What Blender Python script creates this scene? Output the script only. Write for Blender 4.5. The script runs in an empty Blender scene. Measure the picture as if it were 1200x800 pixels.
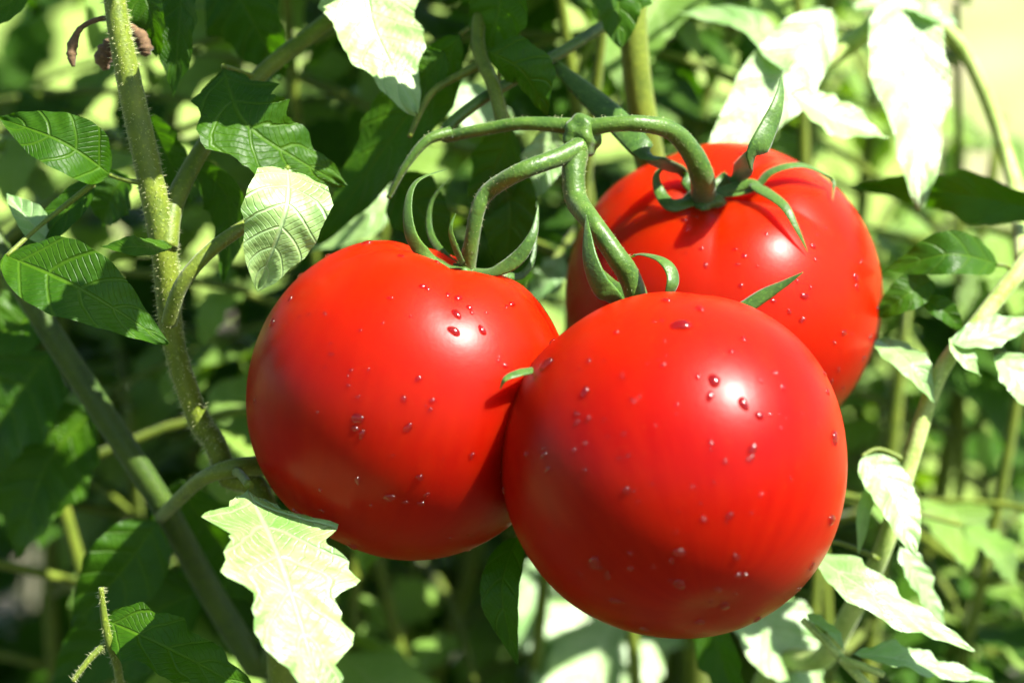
import bpy, bmesh, math, random
from mathutils import Vector, Matrix, Quaternion
from mathutils.bvhtree import BVHTree

scene = bpy.context.scene
COL = scene.collection
R = math.radians

# ------------------------------------------------------------------ camera
PITCH = R(14)
FOCUS = 0.70
LENS = 100.0
FWD = Vector((0, math.cos(PITCH), -math.sin(PITCH)))
UP = Vector((0, math.sin(PITCH), math.cos(PITCH)))
RIGHT = Vector((1, 0, 0))
CENTRE = Vector((0, 0, 0.5))
CAM = CENTRE - FWD * FOCUS
cam_data = bpy.data.cameras.new("camera")
cam_data.lens = LENS
cam_data.sensor_width = 36
cam_data.clip_start = 0.02
cam_data.clip_end = 200
cam_data.dof.use_dof = True
cam_data.dof.focus_distance = FOCUS - 0.012
cam_data.dof.aperture_fstop = 7.1
cam_data.dof.aperture_blades = 7
cam = bpy.data.objects.new("camera", cam_data)
COL.objects.link(cam)
cam.location = CAM
cam.rotation_euler = (math.pi / 2 - PITCH, 0, 0)
scene.camera = cam

# ------------------------------------------------------------------ sky, sun, exposure
def cv(x, t, u):                       # right, towards the viewer, up -> world direction
    return (RIGHT * x - FWD * t + UP * u)
SUN = cv(0.53, 0.48, 0.73).normalized()
HALF = (SUN - FWD).normalized()
world = bpy.data.worlds.new("World")
scene.world = world
world.use_nodes = True
wn = world.node_tree.nodes
bg = wn["Background"]
sky = wn.new("ShaderNodeTexSky")
sky.sky_type = 'NISHITA'
sky.sun_disc = False
sky.sun_elevation = math.asin(SUN.z)
sky.sun_rotation = math.atan2(SUN.x, SUN.y)
world.node_tree.links.new(sky.outputs[0], bg.inputs[0])
bg.inputs[1].default_value = 0.06
sun_data = bpy.data.lights.new("sun", 'SUN')
sun_data.energy = 5.0
sun_data.angle = R(0.5)
sun_data.color = (1.0, 0.96, 0.88)
sun_data.cycles.is_caustics_light = True
sun = bpy.data.objects.new("sun", sun_data)
COL.objects.link(sun)
sun.location = SUN * 5
sun.rotation_euler = SUN.to_track_quat('Z', 'Y').to_euler()
vs = scene.view_settings
vs.view_transform = 'Standard'
vs.look = 'None'
vs.exposure = 2.3
vs.gamma = 1
scene.cycles.use_denoising = True
scene.cycles.max_bounces = 8
scene.cycles.diffuse_bounces = 5
scene.cycles.glossy_bounces = 3
scene.cycles.transmission_bounces = 6
scene.cycles.transparent_max_bounces = 8
scene.cycles.sample_clamp_indirect = 6

# ------------------------------------------------------------------ placing helpers
def P(px, py, d=0.0):                  # photo pixel at d metres beyond the focus plane -> point
    D = FOCUS + d
    k = 36 / LENS / 1200 * D
    return CAM + FWD * D + RIGHT * ((px - 600) * k) + UP * ((400 - py) * k)
PX = 36 / LENS / 1200 * FOCUS          # metres per pixel at focus
def project(p):
    v = p - CAM
    D = v.dot(FWD)
    k = 36 / LENS / 1200 * max(D, 1e-4)
    return v.dot(RIGHT) / k + 600, 400 - v.dot(UP) / k, D - FOCUS
SX = SUN.cross(Vector((0, 1, 0))).normalized()
SY = SUN.cross(SX).normalized()
def sun2(p):
    return Vector((p.dot(SX), p.dot(SY)))

# ------------------------------------------------------------------ object helpers
def link(name, mesh, mat=None, parent=None, loc=None):
    o = bpy.data.objects.new(name, mesh)
    COL.objects.link(o)
    if mat is not None and not mesh.materials:
        mesh.materials.append(mat)
    if parent is not None:
        o.parent = parent
        if loc is not None:
            o.location = Vector(loc) - origin(parent)
    elif loc is not None:
        o.location = loc
    return o
def origin(o):
    v = Vector((0, 0, 0))
    while o is not None:
        v += o.location
        o = o.parent
    return v
def empty(name, loc, label, cat, group=None):
    o = bpy.data.objects.new(name, None)
    o.empty_display_size = 0.02
    COL.objects.link(o)
    o.location = loc
    o["label"] = label
    o["category"] = cat
    if group:
        o["group"] = group
    return o
def mesh_from(name, verts, faces, smooth=True, uvs=None):
    m = bpy.data.meshes.new(name)
    m.from_pydata([tuple(v) for v in verts], [], faces)
    if smooth:
        m.polygons.foreach_set("use_smooth", [True] * len(m.polygons))
    if uvs is not None:
        lay = m.uv_layers.new(name="UVMap")
        idx = [0] * len(m.loops)
        m.loops.foreach_get("vertex_index", idx)
        flat = []
        for i in idx:
            flat += uvs[i]
        lay.data.foreach_set("uv", flat)
    m.update()
    return m

def spline(pts, n):
    """Catmull-Rom through tuples/vectors of any length, n samples per span."""
    out = []
    m = len(pts)
    for i in range(m - 1):
        p0, p1, p2, p3 = pts[max(i - 1, 0)], pts[i], pts[i + 1], pts[min(i + 2, m - 1)]
        for k in range(n):
            t = k / n
            out.append(tuple(0.5 * (2 * b + (c - a) * t + (2 * a - 5 * b + 4 * c - d) * t * t + (3 * b - a - 3 * c + d) * t ** 3)
                             for a, b, c, d in zip(p0, p1, p2, p3)))
    out.append(tuple(pts[-1]))
    return out

def tube_data(pts, radii, sides=10, n=6, flat=1.0, face=None, ridge=0.0, wob=0.0, rng=None):
    """tapered tube through pts (Vectors) with radii; flat<1 squashes it along the 'face' direction"""
    raw = [tuple(p) + (r,) for p, r in zip(pts, radii)]
    sm = spline(raw, n)
    c = [Vector(s[:3]) for s in sm]
    rr = [max(s[3], 1e-5) for s in sm]
    verts, faces = [], []
    prev = None
    for i, p in enumerate(c):
        tan = (c[min(i + 1, len(c) - 1)] - c[max(i - 1, 0)]).normalized()
        if face is not None:
            nrm = face - tan * face.dot(tan)
            nrm = nrm.normalized() if nrm.length > 1e-5 else tan.orthogonal().normalized()
        elif prev is None:
            nrm = tan.orthogonal().normalized()
        else:
            nrm = (prev - tan * prev.dot(tan)).normalized()
        prev = nrm
        b = tan.cross(nrm)
        k = 1 + (rng.uniform(-wob, wob) if rng else 0)
        for j in range(sides):
            a = 2 * math.pi * j / sides
            q = 1 + ridge * math.cos(3 * a)
            verts.append(p + (b * math.cos(a) + nrm * math.sin(a) * flat) * rr[i] * k * q)
    L = len(c)
    for i in range(L - 1):
        for j in range(sides):
            a, b2 = i * sides + j, i * sides + (j + 1) % sides
            faces.append((a, b2, b2 + sides, a + sides))
    faces.append(tuple(reversed(range(sides))))
    faces.append(tuple((L - 1) * sides + j for j in range(sides)))
    return verts, faces, c, rr

def tube(name, pts, radii, mat, parent, **kw):
    v, f, c, rr = tube_data(pts, radii, **kw)
    o0 = pts[0]
    m = mesh_from(name, [q - o0 for q in v], f)
    o = link(name, m, mat, parent, o0)
    return o, c, rr

# ------------------------------------------------------------------ materials
def new_mat(name):
    m = bpy.data.materials.new(name)
    m.use_nodes = True
    nt = m.node_tree
    nt.nodes.clear()
    return m, nt, nt.nodes, nt.links
def math_node(nt, op, a, b=None, clamp=False):
    n = nt.nodes.new("ShaderNodeMath")
    n.operation = op
    n.use_clamp = clamp
    for i, v in enumerate((a, b)):
        if v is None:
            continue
        if isinstance(v, (int, float)):
            n.inputs[i].default_value = v
        else:
            nt.links.new(v, n.inputs[i])
    return n.outputs[0]
def mix_col(nt, fac, a, b, mode='MIX'):
    n = nt.nodes.new("ShaderNodeMix")
    n.data_type = 'RGBA'
    n.blend_type = mode
    for sock, v in ((n.inputs[0], fac), (n.inputs[6], a), (n.inputs[7], b)):
        if isinstance(v, (int, float)):
            sock.default_value = v
        elif isinstance(v, (tuple, list)):
            sock.default_value = tuple(v) + (1,) if len(v) == 3 else v
        else:
            nt.links.new(v, sock)
    return n.outputs[2]
def noise(nt, scale, detail=3, rough=0.5, vec=None):
    n = nt.nodes.new("ShaderNodeTexNoise")
    n.inputs["Scale"].default_value = scale
    n.inputs["Detail"].default_value = detail
    n.inputs["Roughness"].default_value = rough
    if vec is not None:
        nt.links.new(vec, n.inputs["Vector"])
    return n.outputs["Fac"]
def ramp(nt, fac, lo, hi):
    n = nt.nodes.new("ShaderNodeMapRange")
    n.inputs["From Min"].default_value = lo
    n.inputs["From Max"].default_value = hi
    nt.links.new(fac, n.inputs["Value"])
    return n.outputs["Result"]

def leaf_material(name, dark, light, vein, trans, rough=0.46, spec=0.6, tmix=0.25, nveins=6.0, relief=0.5):
    m, nt, N, Lk = new_mat(name)
    out = N.new("ShaderNodeOutputMaterial")
    uv = N.new("ShaderNodeUVMap")
    sep = N.new("ShaderNodeSeparateXYZ")
    Lk.new(uv.outputs[0], sep.inputs[0])
    u, v = sep.outputs[0], sep.outputs[1]
    av = math_node(nt, 'ABSOLUTE', math_node(nt, 'SUBTRACT', math_node(nt, 'MULTIPLY', v, 2.0), 1.0))
    geo = N.new("ShaderNodeTexCoord")
    oi = N.new("ShaderNodeObjectInfo")
    obj = geo.outputs["Object"]
    nz = noise(nt, 90, 4, 0.55, obj)
    nzf = noise(nt, 700, 3, 0.6, obj)
    # side veins: lines leaving the midrib and curving to the tip
    w = math_node(nt, 'ADD', math_node(nt, 'MULTIPLY', math_node(nt, 'SUBTRACT', nz, 0.5), 0.25),
                  math_node(nt, 'MULTIPLY', math_node(nt, 'SUBTRACT', u, math_node(nt, 'MULTIPLY', math_node(nt, 'POWER', av, 1.25), 0.17)), math_node(nt, 'ADD', math_node(nt, 'MULTIPLY', oi.outputs["Random"], 2.6), nveins - 1.6)))
    fr = math_node(nt, 'ABSOLUTE', math_node(nt, 'SUBTRACT', math_node(nt, 'FRACT', w), 0.5))
    side = ramp(nt, fr, 0.085, 0.02)
    w2 = math_node(nt, 'MULTIPLY', math_node(nt, 'ADD', u, math_node(nt, 'MULTIPLY', av, 0.24)), nveins * 3.3)
    fr2 = math_node(nt, 'ABSOLUTE', math_node(nt, 'SUBTRACT', math_node(nt, 'FRACT', math_node(nt, 'ADD', w2, math_node(nt, 'MULTIPLY', nz, 1.6))), 0.5))
    fine = math_node(nt, 'MULTIPLY', ramp(nt, fr2, 0.12, 0.02), 0.32)
    mid = ramp(nt, av, 0.075, 0.025)
    vv = math_node(nt, 'MAXIMUM', mid, math_node(nt, 'MAXIMUM', math_node(nt, 'MULTIPLY', side, 0.75), fine), True)
    base = mix_col(nt, ramp(nt, nz, 0.3, 0.72), dark, light)
    tint = mix_col(nt, oi.outputs["Random"], (0.78, 0.86, 0.80), (1.2, 1.1, 0.9))
    base = mix_col(nt, 1.0, base, tint, 'MULTIPLY')
    speck = ramp(nt, nzf, 0.62, 0.72)
    base = mix_col(nt, math_node(nt, 'MULTIPLY', speck, 0.25), base, tuple(c * 1.5 for c in light))
    base = mix_col(nt, math_node(nt, 'MULTIPLY', vv, 0.5), base, vein)
    pr = N.new("ShaderNodeBsdfPrincipled")
    Lk.new(base, pr.inputs["Base Color"])
    Lk.new(math_node(nt, 'ADD', math_node(nt, 'MULTIPLY', nzf, 0.16), rough - 0.08), pr.inputs["Roughness"])
    pr.inputs["Specular IOR Level"].default_value = spec
    tr = N.new("ShaderNodeBsdfTranslucent")
    tcol = mix_col(nt, math_node(nt, 'MULTIPLY', vv, 0.5), trans, tuple(c * 0.55 for c in trans))
    Lk.new(tcol, tr.inputs["Color"])
    bump = N.new("ShaderNodeBump")
    bump.inputs["Strength"].default_value = relief
    bump.inputs["Distance"].default_value = 0.0011
    puff = noise(nt, 330, 2, 0.5, obj)
    hgt = math_node(nt, 'ADD', math_node(nt, 'MULTIPLY', vv, -1.0), math_node(nt, 'MULTIPLY', puff, 0.9))
    Lk.new(hgt, bump.inputs["Height"])
    Lk.new(bump.outputs[0], pr.inputs["Normal"])
    Lk.new(bump.outputs[0], tr.inputs["Normal"])
    mx = N.new("ShaderNodeMixShader")
    mx.inputs[0].default_value = tmix
    Lk.new(pr.outputs[0], mx.inputs[1])
    Lk.new(tr.outputs[0], mx.inputs[2])
    Lk.new(mx.outputs[0], out.inputs[0])
    return m

def stem_material(name, a, b, rough=0.5, spec=0.25, scale=160):
    m, nt, N, Lk = new_mat(name)
    out = N.new("ShaderNodeOutputMaterial")
    tc = N.new("ShaderNodeTexCoord")
    nz = noise(nt, scale, 4, 0.6, tc.outputs["Object"])
    nf = noise(nt, scale * 7, 2, 0.6, tc.outputs["Object"])
    col = mix_col(nt, ramp(nt, nz, 0.32, 0.7), a, b)
    col = mix_col(nt, math_node(nt, 'MULTIPLY', ramp(nt, nf, 0.58, 0.7), 0.45), col, tuple(min(c * 1.9, 0.8) for c in b))
    pr = N.new("ShaderNodeBsdfPrincipled")
    Lk.new(col, pr.inputs["Base Color"])
    pr.inputs["Roughness"].default_value = rough
    pr.inputs["Specular IOR Level"].default_value = spec
    pr.inputs["Sheen Weight"].default_value = 0.1
    pr.inputs["Subsurface Weight"].default_value = 0.15
    pr.inputs["Subsurface Radius"].default_value = (0.6, 1.0, 0.25)
    pr.inputs["Subsurface Scale"].default_value = 0.002
    bump = N.new("ShaderNodeBump")
    bump.inputs["Strength"].default_value = 0.5
    bump.inputs["Distance"].default_value = 0.0006
    Lk.new(math_node(nt, 'ADD', nz, math_node(nt, 'MULTIPLY', nf, 0.5)), bump.inputs["Height"])
    Lk.new(bump.outputs[0], pr.inputs["Normal"])
    Lk.new(pr.outputs[0], out.inputs[0])
    return m

def tomato_material():
    m, nt, N, Lk = new_mat("tomato_skin")
    out = N.new("ShaderNodeOutputMaterial")
    tc = N.new("ShaderNodeTexCoord")
    sep = N.new("ShaderNodeSeparateXYZ")
    Lk.new(tc.outputs["Object"], sep.inputs[0])
    big = noise(nt, 28, 3, 0.5, tc.outputs["Object"])
    fine = noise(nt, 620, 3, 0.6, tc.outputs["Object"])
    # flecks and streaks that run from stalk to tip
    ang = math_node(nt, 'ARCTAN2', sep.outputs[1], sep.outputs[0])
    comb = N.new("ShaderNodeCombineXYZ")
    Lk.new(math_node(nt, 'MULTIPLY', ang, 6.0), comb.inputs[0])
    Lk.new(math_node(nt, 'MULTIPLY', sep.outputs[2], 40.0), comb.inputs[1])
    streak = noise(nt, 1.6, 4, 0.6, comb.outputs[0])
    blend = math_node(nt, 'ADD', math_node(nt, 'MULTIPLY', big, 0.6), math_node(nt, 'MULTIPLY', streak, 0.4))
    col = mix_col(nt, ramp(nt, blend, 0.38, 0.63), (0.190, 0.0010, 0.0001), (0.230, 0.0044, 0.0001))
    # riper red at the tip, a more orange shoulder round the stalk
    col = mix_col(nt, math_node(nt, 'MULTIPLY', ramp(nt, sep.outputs[2], -0.004, 0.036), 0.7, True), col, (0.245, 0.0088, 0.0001))
    col = mix_col(nt, math_node(nt, 'MULTIPLY', ramp(nt, fine, 0.62, 0.74), 0.30), col, (0.25, 0.017, 0.0008))
    pr = N.new("ShaderNodeBsdfPrincipled")
    Lk.new(col, pr.inputs["Base Color"])
    Lk.new(math_node(nt, 'ADD', math_node(nt, 'MULTIPLY', big, 0.06), 0.31), pr.inputs["Roughness"])
    pr.inputs["Specular IOR Level"].default_value = 0.095
    pr.inputs["Subsurface Weight"].default_value = 0.85
    pr.inputs["Subsurface Radius"].default_value = (1.0, 0.12, 0.04)
    pr.inputs["Subsurface Scale"].default_value = 0.030
    bump = N.new("ShaderNodeBump")
    bump.inputs["Strength"].default_value = 0.10
    bump.inputs["Distance"].default_value = 0.0004
    Lk.new(math_node(nt, 'ADD', noise(nt, 420, 3, 0.6, tc.outputs["Object"]), math_node(nt, 'MULTIPLY', big, 3.0)), bump.inputs["Height"])
    Lk.new(bump.outputs[0], pr.inputs["Normal"])
    Lk.new(pr.outputs[0], out.inputs[0])
    return m

def water_material():
    m, nt, N, Lk = new_mat("water")
    out = N.new("ShaderNodeOutputMaterial")
    pr = N.new("ShaderNodeBsdfPrincipled")
    pr.inputs["Base Color"].default_value = (1, 1, 1, 1)
    pr.inputs["Roughness"].default_value = 0.15
    pr.inputs["IOR"].default_value = 1.33
    pr.inputs["Transmission Weight"].default_value = 1.0
    Lk.new(pr.outputs[0], out.inputs[0])
    return m

def ground_material(name, soil_a, soil_b, green_a, green_b, lo, hi):
    m, nt, N, Lk = new_mat(name)
    out = N.new("ShaderNodeOutputMaterial")
    tc = N.new("ShaderNodeTexCoord")
    a = noise(nt, 3.2, 5, 0.6, tc.outputs["Object"])
    b = noise(nt, 45, 4, 0.6, tc.outputs["Object"])
    soil = mix_col(nt, ramp(nt, b, 0.3, 0.7), soil_a, soil_b)
    green = mix_col(nt, ramp(nt, b, 0.3, 0.7), green_a, green_b)
    col = mix_col(nt, ramp(nt, a, lo, hi), green, soil)
    pr = N.new("ShaderNodeBsdfPrincipled")
    Lk.new(col, pr.inputs["Base Color"])
    pr.inputs["Roughness"].default_value = 0.9
    bump = N.new("ShaderNodeBump")
    bump.inputs["Strength"].default_value = 0.8
    bump.inputs["Distance"].default_value = 0.02
    Lk.new(b, bump.inputs["Height"])
    Lk.new(bump.outputs[0], pr.inputs["Normal"])
    Lk.new(pr.outputs[0], out.inputs[0])
    return m

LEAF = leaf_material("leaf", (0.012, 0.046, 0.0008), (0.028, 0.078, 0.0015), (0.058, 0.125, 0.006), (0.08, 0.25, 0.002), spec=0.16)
SUNLIT_LEAF = leaf_material("sunlit_leaf", (0.075, 0.19, 0.030), (0.23, 0.36, 0.145), (0.31, 0.43, 0.20), (0.20, 0.42, 0.03), spec=1.0, rough=0.50, relief=0.5)  # lit copy of the leaf: strong sun is put into its colour
STEM = stem_material("stem", (0.050, 0.080, 0.003), (0.10, 0.130, 0.007))
SHADED_STEM = stem_material("shaded_stem", (0.014, 0.038, 0.0008), (0.036, 0.066, 0.002))  # stem colour darkened to stand in for shade on the leaning stem
SUNLIT_BACK = leaf_material("sunlit_back_leaf", (0.085, 0.185, 0.012), (0.16, 0.28, 0.035), (0.24, 0.34, 0.08), (0.24, 0.46, 0.010), spec=0.7, rough=0.50, relief=0.5, tmix=0.32)  # brighter leaf copy further back, sunlight painted into its lime colour
SUNLIT_STEM = stem_material("sunlit_stem", (0.16, 0.24, 0.04), (0.30, 0.37, 0.12))  # paler stem copy with the sunlight painted in
STALK = stem_material("truss_stalk", (0.016, 0.050, 0.003), (0.048, 0.095, 0.008), rough=0.42)
SEPAL = stem_material("sepal", (0.014, 0.048, 0.003), (0.042, 0.090, 0.008), rough=0.45)
HAIR = stem_material("stem_hair", (0.26, 0.29, 0.11), (0.38, 0.40, 0.18))
DRY = stem_material("dried_flower", (0.05, 0.028, 0.012), (0.12, 0.07, 0.03), rough=0.8)
SKIN = tomato_material()
WATER = water_material()
SOIL = ground_material("dry_field", (0.20, 0.16, 0.10), (0.32, 0.27, 0.18), (0.10, 0.17, 0.015), (0.22, 0.31, 0.045), 0.58, 0.70)
PATH = ground_material("dry_path", (0.15, 0.13, 0.07), (0.22, 0.19, 0.105), (0.11, 0.14, 0.03), (0.18, 0.20, 0.06), 0.46, 0.60)
DARK_BED = ground_material("added_dark_soil", (0.030, 0.020, 0.012), (0.070, 0.048, 0.028), (0.020, 0.040, 0.008), (0.045, 0.070, 0.015), 0.42, 0.55)

# ------------------------------------------------------------------ ground
def ground():
    rng = random.Random(4)
    v, f = [], []
    n = 90
    ext = 40.0
    def axis(i):
        s = 2 * i / n - 1
        return math.copysign(abs(s) ** 2.6, s) * ext
    for i in range(n + 1):
        for j in range(n + 1):
            x, y = axis(j), axis(i) + 1.0
            z = 0.012 * math.sin(7 * x + 1.3 * y) * math.cos(6 * y) + rng.uniform(-0.008, 0.008)
            v.append((x, y, z))
    for i in range(n):
        for j in range(n):
            a = i * (n + 1) + j
            f.append((a, a + 1, a + n + 2, a + n + 1))
    o = link("ground", mesh_from("ground", v, f), SOIL)
    o["kind"] = "structure"
    o["label"] = "sunlit pale garden ground with patches of low green growth"
    pv = [(0.42, 1.3), (0.55, 3.0), (0.75, 6.0), (1.2, 12.0), (4.0, 12.0), (3.4, 6.0), (3.0, 3.0), (2.8, 0.2), (1.9, 0.5), (1.0, 1.0)]
    pv = [(x, y, 0.032) for x, y, *_ in spline([(float(x), float(y)) for x, y in pv + pv[:1]], 6)[:-1]]
    o2 = link("garden_path", mesh_from("garden_path", pv, [tuple(range(len(pv)))], smooth=False), PATH)
    o2["kind"] = "structure"
    o2["label"] = "pale dry earth path running beyond the plants"
    # dark soil added to cut bounced light, a low mound with an uneven rim
    rng = random.Random(6)
    rim = [(-4, -4), (4, -4), (4, -0.5), (1.6, 0.75), (0.5, 1.15), (-0.2, 2.0), (-1.2, 2.4), (-4, 2.2)]
    ring = []
    for (x0, y0), (x1, y1) in zip(rim, rim[1:] + rim[:1]):
        for k in range(24):
            t = k / 24
            ring.append((x0 + (x1 - x0) * t + rng.uniform(-.03, .03), y0 + (y1 - y0) * t + rng.uniform(-.03, .03)))
    n = len(ring)
    bv, bf = [], []
    for k, (s, z) in enumerate(((1.0, -0.04), (0.985, 0.035), (0.95, 0.05), (0.6, 0.055), (0.25, 0.055))):
        for x, y in ring:
            bv.append((x * s, y * s, z + (rng.uniform(-.006, .006) if k else 0)))
    for k in range(4):
        for j in range(n):
            a, b = k * n + j, k * n + (j + 1) % n
            bf.append((a, b, b + n, a + n))
    bf.append(tuple(range(4 * n, 5 * n)))
    o = link("added_dark_bed", mesh_from("added_dark_bed", bv, bf), DARK_BED)
    o["kind"] = "structure"
    o["label"] = "dark soil added under the tomato plants to cut bounced light"
ground()

# ------------------------------------------------------------------ leaves
def outline(t, seed, lobes, amp):
    """half width 0..1 of a tomato leaflet at t along the midrib"""
    base = math.sin(math.pi * min(1, t ** 0.72)) ** 0.85
    base *= 1 - 0.10 * t
    s = (t * lobes + seed) % 1.0
    tooth = s if s < 0.72 else (1 - s) / 0.28 * 0.72
    tooth /= 0.72
    fine = ((t * lobes * 2.7 + seed * 3.1) % 1.0)
    return max(base * (1 - amp * (1 - tooth) - 0.22 * amp * (1 - fine)), 0.004)

def leaf_verts(mid, half, normal, seed=0, lobes=5, amp=0.35, fold=0.25, wave=0.12, nu=44, nv=6, droop=0.0, twist=0.0):
    """blade along the curve mid (Vectors), half width in metres; returns verts, faces, uvs"""
    rng = random.Random(seed * 7 + 3)
    raw = spline([tuple(p) for p in mid], 12)
    cum = [0.0]
    for a, b in zip(raw, raw[1:]):
        cum.append(cum[-1] + (Vector(b) - Vector(a)).length)
    tot = cum[-1]
    def at(t):
        s = t * tot
        for i in range(len(cum) - 1):
            if cum[i + 1] >= s:
                k = (s - cum[i]) / max(cum[i + 1] - cum[i], 1e-9)
                return Vector(raw[i]).lerp(Vector(raw[i + 1]), k)
        return Vector(raw[-1])
    ph = [rng.uniform(0, 6.28) for _ in range(4)]
    sl, sr = rng.random(), rng.random()
    verts, uvs, faces = [], [], []
    for i in range(nu + 1):
        t = i / nu
        p = at(t)
        tan = (at(min(t + 0.02, 1)) - at(max(t - 0.02, 0))).normalized()
        nrm = (normal - tan * normal.dot(tan)).normalized()
        if twist:
            nrm = Quaternion(tan, twist * (t - 0.5)) @ nrm
        side = tan.cross(nrm)
        for j in range(-nv, nv + 1):
            v = j / nv
            s = sl if v < 0 else sr
            w = outline(t, s, lobes, amp) * half
            a = abs(v)
            fwd = 0.18 * half * a * a * amp * 2
            veinp = math.sin((t - 0.16 * a) * 6.0 * 2 * math.pi)
            z = fold * a * w - droop * a * a * w
            z += wave * half * a ** 1.5 * math.sin(9 * t + (ph[0] if v < 0 else ph[1])) * 0.9
            z += 0.055 * half * veinp * a * (1 - a * 0.4)
            z += 0.06 * half * math.sin(4 * t + ph[2])
            verts.append(p + side * (v * w * (1 - 0.12 * fold)) + nrm * z + tan * (fwd - 0.0))
            uvs.append((t, 0.5 + 0.5 * v))
    W = 2 * nv + 1
    for i in range(nu):
        for j in range(W - 1):
            a = i * W + j
            faces.append((a, a + 1, a + W + 1, a + W))
    return verts, faces, uvs

def hero_leaf(plant, pts, half_px, normal, stalk=None, name="leaf", pale=False, **kw):
    """leaf given by midrib points (px, py, depth) with a half width in pixels"""
    mid = [P(*p) for p in pts]
    n = cv(*normal) if not isinstance(normal, Vector) else normal
    half = half_px * PX * (FOCUS + pts[0][2]) / FOCUS
    v, f, u = leaf_verts(mid, half, n.normalized(), **kw)
    o0 = mid[0]
    m = mesh_from(name, [q - o0 for q in v], f, uvs=u)
    o = link(name, m, SUNLIT_LEAF if pale else LEAF, plant, o0)
    if stalk:
        sp = [P(*p) for p in stalk]
        r = max(0.0006, half * 0.055)
        tube("leaf_stalk", sp, [r * 1.5] + [r] * (len(sp) - 1), STEM, o, sides=7, n=5)
    return o

# ------------------------------------------------------------------ tomatoes
def make_tomato(label, cx, cy, d, r_px, axis, h=0.92, lob=0.018, nl=5, ph=0.3, dip=0.15, seed=1, stretch=1.0):
    c = P(cx, cy, d)
    rad = r_px * PX * (FOCUS + d) / FOCUS
    root = empty("tomato", c, label, "tomato", "ripe tomatoes on one truss")
    ax = cv(*axis).normalized()
    rot = ax.to_track_quat('Z', 'Y').to_matrix()
    nt_, np_ = 80, 120
    rng = random.Random(seed)
    ka, kb = rng.uniform(0, 6.28), rng.uniform(0, 6.28)
    verts, faces = [], []
    for i in range(nt_ + 1):
        th = math.pi * i / nt_
        for j in range(np_):
            p = 2 * math.pi * j / np_
            fur = (1 - abs(math.cos(nl * 0.5 * p + ph))) ** 1.5
            g = math.exp(-((th - 0.42) / 0.38) ** 2)
            rr = 1 - lob * 2.4 * fur * g
            rr += 0.014 * math.cos(2 * p + ka) * math.sin(th) + 0.010 * math.cos(3 * p + kb + th) * math.sin(th) + 0.005 * math.cos(5 * p + ka + 2 * th) * math.sin(th) ** 2
            s, cth = math.sin(th), math.cos(th)
            ex = 0.93
            x = math.copysign(abs(s) ** ex, s) * rr
            z = cth * h * (1.0 if cth > 0 else 1.02) * rr
            z -= dip * math.exp(-(th / 0.30) ** 2)
            z += 0.03 * math.exp(-((math.pi - th) / 0.16) ** 2)
            verts.append(rot @ Vector((x * math.cos(p) * rad, x * math.sin(p) * rad, z * rad * stretch)))
    for i in range(nt_):
        for j in range(np_):
            a, b = i * np_ + j, i * np_ + (j + 1) % np_
            faces.append((a, a + np_, b + np_, b))
    wv = [q + c for q in verts]
    bvh = BVHTree.FromPolygons([tuple(q) for q in wv], faces)
    # the body keeps its own axes so that the skin colour follows the fruit
    inv = rot.transposed()
    body = link("body", mesh_from("body", [inv @ q for q in verts], faces), SKIN, root)
    body.rotation_euler = rot.to_euler()
    body.cycles.is_caustics_receiver = True
    pole = c + rot @ Vector((0, 0, (h - dip) * rad * stretch))
    return dict(root=root, c=c, r=rad, bvh=bvh, pole=pole, ax=ax)

def on(t, px, py, lift=0.0):
    d = (P(px, py, 0) - CAM).normalized()
    hit, nrm, _, _ = t["bvh"].ray_cast(CAM, d)
    if hit is None:
        hit, nrm, _, _ = t["bvh"].find_nearest(P(px, py, project(t["c"])[2]))
    if nrm.dot(hit - t["c"]) < 0:
        nrm = -nrm
    return hit + nrm * lift, nrm

TL = make_tomato("ripe red tomato hanging nearest the bristly stem, tucked behind its fully visible neighbour", 479, 464, 0.004, 191, (0.30, 0.10, 0.95), h=0.97, lob=0.014, ph=0.9, seed=2)
TF = make_tomato("whole ripe red tomato overlapping the two others, its stalk end hidden", 792, 543, -0.022, 205, (-0.15, -0.55, 0.82), h=0.96, lob=0.012, ph=0.2, seed=5)
TR = make_tomato("ripe red tomato with its green star of sepals in full view", 848, 350, 0.052, 188, (-0.06, 0.62, 0.80), h=0.93, lob=0.016, ph=2.35, seed=9)

def sepal(t, pts, w_px, face=None, flat=0.24, wmax=0.35):
    """pointed sepal through pts: (px, py, 's', lift in mm) on the fruit, (px, py, depth) or a Vector"""
    q = []
    for p in pts:
        if isinstance(p, Vector):
            q.append(p)
        elif p[2] == 's':
            q.append(on(t, p[0], p[1], p[3] * 0.001)[0])
        else:
            q.append(P(*p))
    n = len(q)
    rad = []
    for i in range(n):
        s = i / (n - 1)
        k = (0.6 + 0.4 * min(1, s / wmax)) * (1 - max(0, (s - wmax) / (1 - wmax)) ** 1.5)
        rad.append(max(k, 0.06) * w_px * PX)
    return tube("sepal", q, rad, SEPAL, t["calyx"], sides=10, n=8, flat=flat, face=face if face is not None else (q[0] - t["c"]).normalized())[0]

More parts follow.
